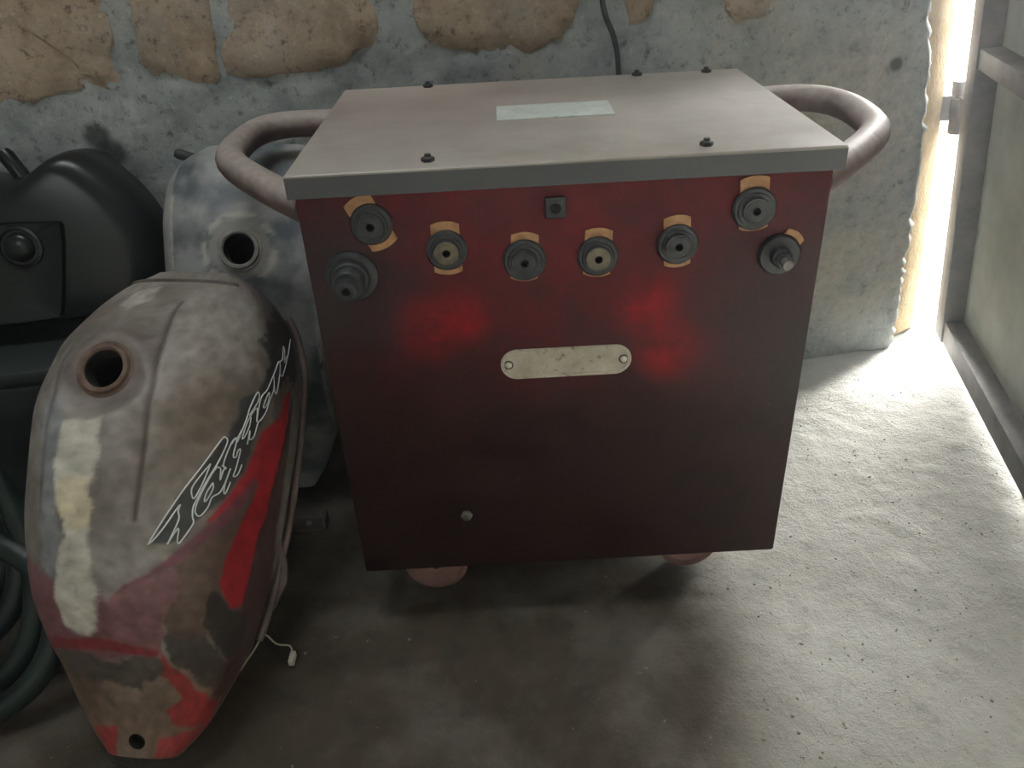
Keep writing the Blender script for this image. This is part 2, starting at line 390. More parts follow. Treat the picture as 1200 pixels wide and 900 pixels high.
# other walls, ceiling
def slab(name, lo, hi, mat=M_inner): return struct(box(name, lo, hi, mat))
slab('wall_left', (-2.12, -1.9, 0), (-2.0, 1.25, 2.5))
slab('wall_right', (2.3, -1.9, 0), (2.42, 1.95, 2.5))
bm = bmesh.new(); X0, X1, Z0, Z1 = -1.3, -.6, 1.55, 2.05  # front wall with an unseen high opening, added for fill light
add_box(bm, (-2.12, -1.9, 0), (2.42, -1.78, Z0)); add_box(bm, (-2.12, -1.9, Z1), (2.42, -1.78, 2.5))
add_box(bm, (-2.12, -1.9, Z0), (X0, -1.78, Z1)); add_box(bm, (X1, -1.9, Z0), (2.42, -1.78, Z1))
struct(from_bm('wall_front', bm, M_inner))
bm = bmesh.new()
for lo, hi in (((X0, -1.87, Z0), (X0 + .04, -1.81, Z1)), ((X1 - .04, -1.87, Z0), (X1, -1.81, Z1)), ((X0, -1.87, Z0), (X1, -1.81, Z0 + .04)), ((X0, -1.87, Z1 - .04), (X1, -1.81, Z1))): add_box(bm, lo, hi)
struct(from_bm('window_added', bm, M_iron))
# ceiling with an unseen open roof light, added for soft light from above
bm = bmesh.new(); RX0, RX1, RY0, RY1 = -.9, .2, .45, 1.01
add_box(bm, (-2.12, -1.9, 2.5), (RX0, 2.0, 2.58)); add_box(bm, (RX1, -1.9, 2.5), (2.42, 2.0, 2.58))
add_box(bm, (RX0, -1.9, 2.5), (RX1, RY0, 2.58)); add_box(bm, (RX0, RY1, 2.5), (RX1, 2.0, 2.58))
struct(from_bm('ceiling', bm, M_inner))
bm = bmesh.new(); add_box(bm, (2.0, 1.72, 0), (2.42, 1.9, 2.5)); add_box(bm, (.6, 1.72, 2.15), (2.0, 1.9, 2.5))
struct(from_bm('wall_doorway', bm, M_inner))
# cream plastered door post, leaning a little like the wall end
def build_post():
    bm = bmesh.new(); poly = [(.79, 1.545), (.845, 1.56), (.905, 1.598), (.925, 1.64), (.925, 1.80), (.70, 1.80), (.70, 1.60)]
    zs = np.linspace(0, 2.3, 90); rows = []
    for z in zs:
        row = []
        for i, (x, y) in enumerate(poly):
            j = .0035 * fbm(x * 9 + i, z * 14, 2, 3) if 0 < i < 4 else 0
            row.append(bm.verts.new((x - .089 * z + j, y + j, z)))
        rows.append(row)
    n = len(poly)
    for a, b in zip(rows, rows[1:]):
        for i in range(n): bm.faces.new((a[i], a[(i + 1) % n], b[(i + 1) % n], b[i]))
    bm.faces.new(rows[0][::-1]); bm.faces.new(rows[-1])
    return struct(from_bm('trim_1', bm, M_plaster, angle=50), 'cream plastered door post behind the broken wall end')
build_post()
sill = box('trim_2', (1.32, 1.80, -.02), (2.0, 1.93, .11), M_plaster, bev=.01); struct(sill, 'cream kerb across the doorway')

# steel door leaf, standing open towards the camera
def build_door():
    d = Vector((-.225, -.974, 0)).normalized(); side = Vector((d.y, -d.x, 0)); t = rad(6)
    u = Vector((0, 0, 1)) * math.cos(t) + side * math.sin(t); n = side * math.cos(t) - Vector((0, 0, 1)) * math.sin(t)
    root = empty('door_1'); struct(root, 'grey steel door leaf standing open on the right')
    mm = Matrix((d, u, n)).transposed().to_4x4(); mm.translation = (0.920, 1.536, 0.020)
    root.matrix_world = mm
    Wd, Ht = .84, 1.95
    box('stile', (0, 0, -.045), (.055, Ht, 0), M_iron, root, .003)
    box('stile', (Wd - .055, 0, -.045), (Wd, Ht, 0), M_iron, root, .003)
    for v0 in (0., .55, 1.2, Ht - .05): box('rail', (.055, v0, -.043), (Wd - .055, v0 + (.05 if v0 != .55 else .036), -.003), M_iron, root, .003)
    for v0, v1 in ((.05, .55), (.586, 1.2), (1.25, Ht - .05)): box('sheet_panel', (.05, v0 - .01, -.043), (Wd - .05, v1 + .01, -.039), M_sheet, root)
    for v in (.462, 1.55):
        h = lathe('hinge', [(0, -.05), (.019, -.05), (.019, -.018), (.023, -.018), (.023, .018), (.019, .018), (.019, .05), (0, .05)], Matrix.Translation((-.052, v, -.012)) @ Matrix.Rotation(rad(-90), 4, 'X'), M_iron, root, 16)
        box('hinge_strap', (-.052, v - .024, -.022), (.01, v + .024, -.002), M_iron, h, .002)
        box('hinge_lug', (-.092, v - .024, -.024), (-.045, v + .024, .05), M_iron, h, .002)
build_door()

# ------------------------------------------------------------------ welding set
FY = .861; BX0, BX1, BY1, BZ0, BZ1 = -.2245, .362, 1.285, .051, .624
W_ = empty('welding_machine', (.0665, 1.0165, .0438)); W_.scale = (.95, .95, .95)     # modelled .60 m wide, stands .57 m wide
tag(W_, 'red sooty welding transformer cabinet on small wheels with pipe handles', 'welder')
W_inv = Matrix.Translation((-.07, -1.07, 0))
def wpart(o):
    """parts of the welder are modelled in room coordinates; keep them there under the Empty"""
    o.parent = W_; o.matrix_parent_inverse = W_inv; return o
wpart(box('cabinet', (BX0, FY, BZ0), (BX1, BY1, BZ1), M_body, None, .004))
# lid: folded sheet with a lip
def build_lid():
    x0, x1, y0, y1, zt, zl, th = -.2305, .3705, .855, 1.297, .6295, .6035, .004
    bm = bmesh.new()
    add_box(bm, (x0, y0, zt - th), (x1, y1, zt), .0015, 1)
    for lo, hi in (((x0, y0, zl), (x1, y0 + .003, zt - .002)), ((x0, y1 - .003, zl), (x1, y1, zt - .002)), ((x0, y0 + .003, zl), (x0 + .003, y1 - .003, zt - .002)), ((x1 - .003, y0 + .003, zl), (x1, y1 - .003, zt - .002))): add_box(bm, lo, hi)
    return wpart(from_bm('lid', bm, M_lid, angle=35))
lid = build_lid()
def lid_child(o):
    o.parent = lid; o.matrix_parent_inverse = Matrix.Identity(4); return o
lb = box('label_plate', (-.001, 1.046, .6292), (.149, 1.122, .6312), M_label, None, .0006, 1); lb.rotation_euler = (0, 0, 0); lid_child(lb)
lb['label'] = 'pale green blank label plate'
for k, (x, y) in enumerate(((-.078, .883), (.226, .885), (-.102, 1.284), (.214, 1.284), (.318, 1.280))):
    hx = [(.007 * math.cos(i * math.pi / 3), .007 * math.sin(i * math.pi / 3)) for i in range(6)]
    bm = bmesh.new(); add_lathe(bm, [(0, .0), (.0075, 0), (.0075, .004), (.004, .0055), (0, .0055)], Matrix.Translation((x, y, .6293)) @ Matrix.Rotation(k, 4, 'Z'), 6)
    add_lathe(bm, [(.0035, .005), (.0035, .008), (0, .008)], Matrix.Translation((x, y, .6293)), 10)
    lid_child(from_bm('lid_bolt', bm, M_black))
# handles
def handle(pts):
    z = .586
    o = tube('handle', [(x, y, z) for x, y in pts], .0198, M_handle, None, 8, 16); return wpart(o)
handle([(-.212, .876), (-.262, .938), (-.310, 1.006), (-.345, 1.062), (-.364, 1.11), (-.368, 1.17), (-.364, 1.225), (-.348, 1.266), (-.315, 1.283), (-.26, 1.279), (-.21, 1.27)])
handle([(.350, .880), (.395, .928), (.446, .992), (.482, 1.045), (.500, 1.09), (.508, 1.15), (.508, 1.205), (.494, 1.25), (.462, 1.273), (.41, 1.272), (.35, 1.262)])
# wheels
for wx, wy, rot in ((-.124, .888, 0), (.247, .905, .1), (-.13, 1.13, .1), (.272, 1.115, -.2)):
    bmw = lathe('wheel', [(.0, -.012), (.012, -.016), (.014, -.011), (.036, -.011), (.040, -.015), (.045, -.013), (.0465, 0), (.045, .013), (.040, .015), (.036, .011), (.014, .011), (.012, .016), (0, .012)], facing((0, 0, 0)), M_wheel)
    bmw.parent = W_; bmw.location = (Vector((wx, wy, .0455)) - W_.location) / .95; bmw.scale = (1 / .95,) * 3; bmw.rotation_euler = (0, 0, rot)
    fk = bmesh.new()
    add_box(fk, (-.010, .0175, -.006), (.010, .0205, .050))
    add_lathe(fk, [(0, -.021), (.005, -.021), (.005, .017), (0, .017)], facing((0, 0, 0)), 12)
    f_ = from_bm('wheel_fork', fk, M_black); f_.parent = bmw
ax = box('light_block_beam', (-.10, 1.09, .028), (.24, 1.13, .088), M_black); ax.parent = W_; ax.matrix_parent_inverse = Matrix.Diagonal((1 / .95, 1 / .95, 1 / .95, 1)) @ Matrix.Translation(-W_.location)  # unseen beam added to block light passing under the cabinet
# terminals
def gasket_piece(x, z, w, z0, z1, rot, y=FY):
    bm = bmesh.new(); n = 8; vsf = []
    for yy in (y - .0016, y + .0005):
        ring = []
        for i in range(n + 1):
            t = -1 + 2 * i / n; ring.append((t * w / 2, z1 - .0035 * t * t * (1 if z1 > 0 else -1)))
        ring += [(w / 2, z0), (-w / 2, z0)]
        c, s = math.cos(rot), math.sin(rot)
        vsf.append([bm.verts.new((x + px_ * c - pz_ * s, yy, z + px_ * s + pz_ * c)) for px_, pz_ in ring])
    k = len(vsf[0]); bm.faces.new(vsf[0]); bm.faces.new(vsf[1][::-1])
    for i in range(k): bm.faces.new((vsf[0][i], vsf[1][i], vsf[1][(i + 1) % k], vsf[0][(i + 1) % k]))
    return from_bm('gasket', bm, M_gasket)
def tchild(o, t): o.parent = t; o.matrix_parent_inverse = Matrix.Identity(4)
TERM = [(-.145, .570, 25, .033, .034, .0315), (-.065, .535, 0, .032, .0335, .030), (.022, .518, -3, .031, .033, .0262), (.105, .518, -3, .031, .033, .0258), (.195, .527, 3, .030, .034, .0285), (.278, .564, 4, .032, .037, .0265)]
for i, (x, z, rot, wd, up_, dn) in enumerate(TERM):
    R_ = .0235 + (.001 if i in (2, 5) else 0)
    t = wpart(lathe('terminal', [(0, 0), (R_, 0), (R_, .004), (R_ - .002, .006), (R_ - .005, .006), (R_ - .006, .0085), (.0125, .0085), (.012, .0125), (.0145, .0125)][:7] + [(.0150, .0095), (.0145, .0125), (.0125, .0125), (.011, .0115), (.005, .0115), (.0045, .004), (0, .004)], facing((x, FY, z)), M_soot if i in (2, 4, 5) else M_black, None, 40))
    r_ = rad(rot)
    tchild(gasket_piece(x, z, wd, .010, up_, r_), t); tchild(gasket_piece(x, z, wd, -.010, -dn, r_), t)
    tchild(lathe('contact_ring', [(.0046, .0117), (.0046, .0133), (.0135 if i in (1, 3) else .012, .0128), (.0138 if i in (1, 3) else .0122, .0117)], facing((x, FY, z)), M_brass if i in (1, 3) else M_soot, None, 32), t)
    tchild(lathe('bore', [(.0044, .0125), (.0042, .005), (0, .0045)], facing((x, FY, z)), M_hole, None, 16), t)
# two studs that carry the cable clamps
s1 = wpart(lathe('output_stud', [(0, 0), (.030, 0), (.030, .003), (.026, .006), (.0215, .006), (.021, .014), (.019, .016), (.0175, .016), (.0175, .030), (.016, .032), (.0115, .032), (.0115, .045), (.010, .046), (.0048, .046), (.0046, .040), (0, .040)], facing((-.176, FY, .510)), M_soot, None, 40))
tchild(lathe('bore', [(.0046, .0465), (.0044, .041), (0, .0405)], facing((-.176, FY, .510)), M_hole, None, 16), s1)
s2 = wpart(lathe('output_stud', [(0, 0), (.0245, 0), (.0245, .004), (.022, .007), (.012, .007), (.0115, .017), (.010, .018), (0, .018)], facing((.312, FY, .508)), M_black, None, 40))
tchild(gasket_piece(.312, .508, .024, .010, .032, rad(-38)), s2)
bm = bmesh.new(); add_lathe(bm, [(0, .016), (.0105, .016), (.0105, .024), (.009, .025), (0, .025)], facing((.312, FY, .508)), 6)
tchild(from_bm('nut', bm, M_soot), s2)
M_studtip = simple('bare_stud_end', (.10, .095, .085), (.20, .19, .17), 60, .45, .5)
tchild(lathe('threaded_stud', [(.006, .024), (.006, .035), (.0055, .036), (0, .036)], facing((.312, FY, .508)), M_studtip, None, 20), s2)
# square selector socket
bm = bmesh.new(); cx, cz, hw = .058, .578, .0115
add_box(bm, (cx - hw, FY - .007, cz - hw), (cx + hw, FY + .001, cz + hw), .0012, 1)
sq = wpart(from_bm('square_socket', bm, M_soot, angle=35))
tchild(lathe('bore', [(.0062, .0073), (.0060, .0078), (.0055, .0075), (.005, .0074), (0, .0074)], facing((cx, FY, cz)), M_hole, None, 20), sq)
# name plate: stadium with raised rim and two rivets
def build_plate():
    cx, cz, L, Rr = .0675, .3815, .0785 - .019, .0205
    def stadium(r):
        pts = []
        for i in range(17): a = -math.pi / 2 + math.pi * i / 16; pts.append((cx + L + r * math.cos(a), cz + r * math.sin(a)))
        for i in range(17): a = math.pi / 2 + math.pi * i / 16; pts.append((cx - L + r * math.cos(a), cz + r * math.sin(a)))
        return pts
    bm = bmesh.new(); rings = []
    for r, y in ((Rr, FY + .0005), (Rr, FY - .0015), (Rr - .001, FY - .0022), (Rr - .0042, FY - .0022), (Rr - .005, FY - .0012)):
        rings.append([bm.verts.new((x, y, z)) for x, z in stadium(r)])
    n = len(rings[0])
    for a, b in zip(rings, rings[1:]):
        for i in range(n): bm.faces.new((a[i], a[(i + 1) % n], b[(i + 1) % n], b[i]))
    bm.faces.new(rings[-1])
    o = wpart(from_bm('name_plate', bm, M_plate, angle=30)); o['label'] = 'worn ivory name plate with rounded ends'
    for s in (-1, 1):
        rv = lathe('rivet', [(0, 0), (.0045, 0), (.0042, .0018), (.0025, .0032), (0, .0036)], facing((cx + s * (L + .011), FY - .001, cz)), M_rivet, None, 16)
        tchild(rv, o)
        tchild(lathe('rivet_ring', [(.0046, .0002), (.0062, .0002), (.0062, .0005), (.0046, .0005), (.0046, .0002)], facing((cx + s * (L + .011), FY - .0012, cz)), M_black, None, 16), o)
build_plate()
bm = bmesh.new(); add_lathe(bm, [(0, 0), (.008, 0), (.008, .004), (.006, .005), (0, .005)], facing((-.072, FY, .148)), 6); add_lathe(bm, [(.0035, .004), (.0035, .009), (0, .009)], facing((-.072, FY, .148)), 10)
wpart(from_bm('panel_bolt', bm, M_studtip))

# ------------------------------------------------------------------ fuel tanks
SK = np.array([0, .06, .16, .24, .34, .5, .65, .78, .88, .95, 1.0])
def pchip(x, y, q):
    x = np.asarray(x, float); y = np.asarray(y, float); q = np.asarray(q, float)
    h = np.diff(x); d = np.diff(y) / h; m = np.zeros(len(x)); m[0] = d[0]; m[-1] = d[-1]
    for i in range(1, len(x) - 1): m[i] = 0 if d[i - 1] * d[i] <= 0 else 2 * d[i - 1] * d[i] / (d[i - 1] + d[i])
    k = np.clip(np.searchsorted(x, q) - 1, 0, len(h) - 1); t = (q - x[k]) / h[k]
    return (1 + 2 * t) * (1 - t) ** 2 * y[k] + t * (1 - t) ** 2 * h[k] * m[k] + t * t * (3 - 2 * t) * y[k + 1] + t * t * (t - 1) * h[k] * m[k + 1]
class Tank:
    def __init__(s, L, wd, ht, n, skirt): s.L, s.wd, s.ht, s.n, s.skirt = L, wd, ht, n, skirt
    def pt(self, s, v):
        """surface point in tank space (x across, -y out of the top, z tail to head)"""
        s = np.asarray(s, float); v = np.asarray(v, float)
        f = np.clip(v, -1, 1) * np.pi / 2
        x = pchip(SK, self.wd, s) * np.sign(np.sin(f)) * np.abs(np.sin(f)) ** (2 / self.n)
        h = pchip(SK, self.ht, s) * np.clip(np.cos(f), 0, 1) ** (2 / self.n)
        h = h - np.clip(np.abs(v) - 1, 0, 1) * np.interp(s, [0, .12, .3, .45, .9, 1], self.skirt)
        return np.stack([x, -h, s * self.L], -1)
    def nrm(self, s, v):
        a = self.pt(s, v - .01); b = self.pt(s, v + .01); c = self.pt(max(s - .01, 0), v); d = self.pt(min(s + .01, 1), v)
        n = np.cross(b - a, d - c); n = n / (np.linalg.norm(n) + 1e-9); return n if True else n
def in_poly(px, py, poly):
    x, y = np.asarray(px), np.asarray(py); c = np.zeros(x.shape, bool); j = len(poly) - 1
    for i in range(len(poly)):
        xi, yi = poly[i]; xj, yj = poly[j]
        if yi != yj:
            t = ((yi > y) != (yj > y)) & (x < (xj - xi) * (y - yi) / (yj - yi) + xi); c ^= t
        j = i
    return c
def build_tank_mesh(T, name, holes, mat, parent, paint=None, NS=230, groove=None, flat=None):
    sv = np.concatenate([np.linspace(0, .9, NS), .9 + .1 * np.sin(np.linspace(0, np.pi / 2, 26))[1:]])
    vv = np.concatenate([np.linspace(-2, -1, 14)[:-1], np.linspace(-1, 1, 151), np.linspace(1, 2, 14)[1:]])
    S, V = np.meshgrid(sv, vv, indexing='ij'); P = T.pt(S, V)
    nv = len(vv)
    if groove is not None:
        for line, dep, wid in groove:
            ls = np.array(line); best = np.full(S.shape, 9.)
            for a, b in zip(ls[:-1], ls[1:]):
                A_ = np.array([a[0] * .58, a[1] * .18]); B_ = np.array([b[0] * .58, b[1] * .18]); Q = np.stack([S * .58, V * .18], -1)
                t = np.clip(((Q - A_) @ (B_ - A_)) / ((B_ - A_) @ (B_ - A_)), 0, 1); best = np.minimum(best, np.linalg.norm(Q - (A_ + t[..., None] * (B_ - A_)), axis=-1))
            P[..., 1] += dep * np.clip(1 - best / wid, 0, 1)
    if flat is not None:                                # dished seat round the filler
        c = T.pt(flat[0], flat[1]); D = np.hypot(P[..., 0] - c[0], P[..., 2] - c[2]); q = np.clip((flat[3] - D) / (flat[3] - flat[2]), 0, 1); q = q * q * (3 - 2 * q) * (np.abs(V) < 1)
        P[..., 1] = P[..., 1] * (1 - q) + (c[1] + .002 + .12 * (P[..., 2] - c[2])) * q
    bm = bmesh.new()
    lay = bm.verts.layers.float_color.new('paint') if paint is not None else None
    vl = [bm.verts.new(p) for p in P.reshape(-1, 3)]
    cols = paint(S, V, T.pt(S, V)).reshape(-1, 3) if paint is not None else None
    if lay is not None:
        for k, v in enumerate(vl): v[lay] = (*cols[k], 1)
    keep = np.ones((len(sv) - 1, nv - 1), bool)
    for (s0, v0, r) in holes:
        c = T.pt(s0, v0)
        D = np.hypot(P[..., 0] - c[0], P[..., 2] - c[2]); near = D < r * 4
        inside = (D < r) & (np.abs(V) < 1)
        I = inside[:-1, :-1] | inside[1:, :-1] | inside[:-1, 1:] | inside[1:, 1:]
        keep &= ~I
        bd = I
        touched = np.zeros(S.shape, bool)
        for di in (0, 1):
            for dj in (0, 1): touched[di:di + I.shape[0], dj:dj + I.shape[1]] |= I
        rim = touched & ~inside
        for i, j in np.argwhere(rim):
            p = P[i, j]; dx, dz = p[0] - c[0], p[2] - c[2]; L = math.hypot(dx, dz)
            vl[i * nv + j].co.x = c[0] + dx / L * r; vl[i * nv + j].co.z = c[2] + dz / L * r
    for i in range(len(sv) - 1):
        for j in range(nv - 1):
            if keep[i, j]:
                bm.faces.new((vl[i * nv + j], vl[i * nv + j + 1], vl[(i + 1) * nv + j + 1], vl[(i + 1) * nv + j]))
    # underside (recessed floor of the tank) closes the shell
    for i in range(len(sv) - 1):
        bm.faces.new((vl[i * nv], vl[(i + 1) * nv], vl[(i + 1) * nv + nv - 1], vl[i * nv + nv - 1]))
    top = [vl[(len(sv) - 1) * nv + j] for j in range(nv)]
    bm.faces.new(top)
    loose = [v for v in bm.verts if not v.link_faces]; bmesh.ops.delete(bm, geom=loose, context='VERTS')
    return from_bm(name, bm, mat, parent, angle=50)

def painted_metal(name, bare1, bare2, rust, amt):
    mt, nt, b = new_mat(name); v = coords(nt)
    at = nt.nodes.new('ShaderNodeAttribute'); at.attribute_name = 'paint'
    n1 = noise_tex(nt, v, 11, 9, .65); n2 = noise_tex(nt, v, 38, 8, .75); n3 = noise_tex(nt, v, 150, 4, .7)
    c = mix(nt, 1., at.outputs['Color'], ramp(nt, n1, [(.25, (.62, .60, .58)), (.75, (1.25, 1.25, 1.25))]), 'MULTIPLY')
    c = mix(nt, ramp(nt, n2, [(.56, 0.), (.70, amt)]), c, rust)
    c = mix(nt, ramp(nt, n3, [(.70, 0.), (.78, .35)]), c, (.42, .39, .34))
    nt.links.new(c, b.inputs['Base Color']); b.inputs['Roughness'].default_value = .52; b.inputs['Specular IOR Level'].default_value = .4
    bump(nt, b, math_n(nt, 'ADD', n2, math_n(nt, 'MULTIPLY', n3, .4)), .12, .002); return mt

TANK_REGIONS = {
  'stripe': [[0.34,0.118],[0.405,0.417],[0.491,0.712],[0.559,0.88],[0.546,0.917],[0.471,0.748],[0.39,0.442],[0.349,0.203]],
  'brown': [[0.39,0.442],[0.543,0.89],[0.531,0.973],[0.457,0.938],[0.408,0.87],[0.377,0.777],[0.328,0.757],[0.29,0.688],[0.259,0.62],[0.256,0.357],[0.351,0.468]],
  'red': [[0.743,1.188],[0.761,1.462],[0.675,1.393],[0.6,1.24],[0.518,1.04],[0.439,0.978],[0.354,0.96],[0.301,0.938],[0.302,0.817],[0.358,0.723],[0.409,0.775],[0.47,0.835],[0.528,0.915],[0.54,0.93],[0.551,0.885],[0.482,0.7],[0.462,0.595],[0.506,0.688],[0.557,0.79],[0.653,0.895]],
  'blackline': [[0.704,1.468],[0.675,1.393],[0.6,1.24],[0.518,1.04],[0.439,0.978],[0.354,0.96],[0.301,0.938]],
  'taildark': [[0.217,-0.323],[0.21,0.275],[0.169,0.317],[0.151,0.022],[0.159,-0.167],[0.165,-0.435]],
  'chip': [[0.347,0.68],[0.328,0.757],[0.302,0.805],[0.289,0.975],[0.233,0.985],[0.196,0.893],[0.23,0.728],[0.275,0.62]],
  'maroon': [[0.675,1.393],[0.773,1.578],[0.565,1.565],[0.455,1.58],[0.326,1.985],[0.196,1.87],[0.133,1.763],[0.088,1.785],[0.13,0.792],[0.188,0.888],[0.243,0.975],[0.301,0.938],[0.354,0.96],[0.439,0.978],[0.518,1.04],[0.6,1.24]],
  'pink': [[0.408,-0.407],[0.353,-0.135],[0.332,0.073],[0.343,0.155],[0.387,0.445],[0.352,0.482],[0.273,0.37],[0.218,0.277],[0.221,-0.478],[0.32,-0.442]],
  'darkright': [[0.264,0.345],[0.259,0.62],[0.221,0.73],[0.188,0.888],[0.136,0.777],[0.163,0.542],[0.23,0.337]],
  'white': [[0.639,-0.11],[0.643,0.025],[0.567,0.038],[0.54,0.025],[0.481,0.033],[0.423,0.027],[0.349,0.04],[0.266,0.002],[0.254,-0.052],[0.271,-0.152],[0.341,-0.143],[0.405,-0.083],[0.435,-0.052],[0.479,-0.06],[0.521,-0.125],[0.578,-0.127]],
  'greyblue': [[0.671,-0.277],[0.682,-0.165],[0.624,-0.077],[0.534,-0.103],[0.42,-0.07],[0.353,-0.135],[0.387,-0.205],[0.504,-0.21]],
  'redline': [[0.246,-0.43],[0.252,-0.01],[0.232,0.295],[0.214,0.27],[0.23,-0.037],[0.214,-0.512]],
  'redtri': [[0.23,0.297],[0.199,0.35],[0.135,0.615],[0.068,1.655],[0.044,1.895],[0.074,0.363],[0.101,0.297],[0.128,0.435],[0.175,0.265]],
  'redtipl': [[0.058,-0.502],[0.064,-0.105],[0.0,-0.297],[0.001,-0.512]],
  'redtipr': [[0.001,0.31],[0.038,0.255],[0.059,0.55],[0.059,1.607],[0.001,0.745]],
  'shade_r': [[0.955,1.59],[0.909,1.913],[0.775,1.665],[0.77,1.23],[0.768,0.897],[0.838,0.837],[0.907,0.98]],  # shade on the right of the head, painted in as near-black
  'patch': [[0.889,-0.198],[0.929,-0.225],[0.942,-0.07],[0.901,-0.037],[0.876,-0.105]],
  'cream': [[0.534,-0.103],[0.539,0.033],[0.451,0.042],[0.451,-0.03],[0.506,-0.11]],
  'band': [[0.428,0.315],[0.486,0.4],[0.624,0.63],[0.622,0.663],[0.702,0.718],[0.725,0.815],[0.786,0.888],[0.85,1.235],[0.876,1.732],[0.801,1.135],[0.738,0.962],[0.674,0.888],[0.622,0.82],[0.565,0.785],[0.514,0.7],[0.482,0.587],[0.45,0.51],[0.432,0.46]],
  'crease': [[0.899,0.125],[0.875,0.12],[0.795,0.175],[0.708,0.22],[0.6,0.232],[0.514,0.232],[0.471,0.23]],
  'creasel': [[0.801,-0.25],[0.755,-0.29],[0.685,-0.208],[0.624,-0.22],[0.533,-0.218],[0.476,-0.21]],
}
LETTER_STROKES = [
  [[0.428,0.303],[0.487,0.397],[0.533,0.47],[0.571,0.538],[0.622,0.625],[0.628,0.647],[0.622,0.663],[0.605,0.652],[0.576,0.62],[0.544,0.575],[0.509,0.535],[0.495,0.522],[0.479,0.525],[0.466,0.533],[0.438,0.482],[0.431,0.462],[0.437,0.455],[0.458,0.455],[0.429,0.402]],
  [[0.428,0.303],[0.437,0.333],[0.461,0.385],[0.499,0.45],[0.488,0.445],[0.472,0.453],[0.432,0.408]],
  [[0.576,0.583],[0.551,0.533],[0.531,0.502],[0.518,0.505],[0.512,0.522],[0.537,0.553],[0.576,0.583]],
  [[0.571,0.623],[0.555,0.595],[0.52,0.555],[0.494,0.535],[0.483,0.545],[0.481,0.57],[0.497,0.605],[0.515,0.62],[0.524,0.66],[0.543,0.685],[0.571,0.705]],
  [[0.542,0.613],[0.523,0.585],[0.507,0.58],[0.513,0.598],[0.531,0.618],[0.542,0.613]],
  [[0.572,0.618],[0.568,0.645],[0.548,0.652],[0.566,0.663],[0.571,0.678],[0.575,0.65]],
  [[0.647,0.745],[0.63,0.723],[0.625,0.698],[0.602,0.672],[0.578,0.658],[0.57,0.67]],
  [[0.63,0.723],[0.596,0.71],[0.594,0.73],[0.605,0.735],[0.608,0.752],[0.573,0.74],[0.557,0.73],[0.561,0.757],[0.581,0.775]],
  [[0.571,0.705],[0.548,0.69],[0.528,0.685],[0.524,0.698],[0.546,0.718]],
  [[0.618,0.692],[0.63,0.712],[0.623,0.725],[0.673,0.77],[0.689,0.777],[0.724,0.81],[0.725,0.83],[0.708,0.83],[0.678,0.783]],
  [[0.63,0.752],[0.663,0.775],[0.691,0.815],[0.693,0.833],[0.668,0.84]],
  [[0.63,0.752],[0.634,0.768],[0.655,0.792],[0.675,0.797]],
  [[0.621,0.792],[0.648,0.8],[0.631,0.803],[0.639,0.833],[0.667,0.85],[0.673,0.868]],
  [[0.668,0.84],[0.702,0.843],[0.722,0.853],[0.738,0.888],[0.767,0.92],[0.803,0.962],[0.804,0.98],[0.784,0.98],[0.778,0.993],[0.788,1.045],[0.822,1.275],[0.878,1.738]],
  [[0.673,0.868],[0.692,0.9],[0.719,0.92],[0.745,0.942],[0.77,0.93],[0.741,0.95],[0.739,0.968],[0.772,0.978],[0.786,0.98]],
  [[0.701,0.875],[0.719,0.888],[0.734,0.908],[0.717,0.91],[0.701,0.89],[0.701,0.875]],
  [[0.807,0.982],[0.846,1.185],[0.841,1.228],[0.81,1.103],[0.828,1.263]],
]

T1 = Tank(.5822, [.0422, .0692, .0952, .1076, .1139, .1211, .1255, .1243, .1096, .0876, .0519], [.0204, .0334, .0685, .1152, .1601, .1856, .1871, .1541, .0999, .0511, .0119], 2.5, [.012, .02, .055, .07, .07, .04])
PAINT = [('greyblue', (.20, .215, .225), .010), ('pink', (.19, .075, .085), .012), ('brown', (.10, .058, .042), .012), ('maroon', (.055, .020, .020), .01),
 ('shade_r', (.022, .022, .022), .03), ('darkright', (.055, .045, .04), .014), ('redtri', (.30, .018, .022), .006), ('redtipl', (.32, .025, .03), .006), ('redtipr', (.32, .025, .03), .006),
 ('band', (.030, .036, .038), .006), ('red', (.36, .010, .020), .004), ('chip', (.02, .016, .015), .006), ('stripe', (.17, .05, .075), .004), ('redline', (.20, .02, .024), .004),
 ('taildark', (.085, .075, .066), .02), ('white', (.50, .49, .42), .006), ('cream', (.46, .40, .27), .008), ('patch', (.36, .35, .31), .006)]
def seg_dist(S, V, line):
    best = np.full(S.shape, 9.); Q = np.stack([S * .58, V * .18], -1)
    for a, b in zip(line[:-1], line[1:]):
        A_ = np.array([a[0] * .58, a[1] * .18]); B_ = np.array([b[0] * .58, b[1] * .18])
        t = np.clip(((Q - A_) @ (B_ - A_)) / ((B_ - A_) @ (B_ - A_)), 0, 1); best = np.minimum(best, np.linalg.norm(Q - (A_ + t[..., None] * (B_ - A_)), axis=-1))
    return best
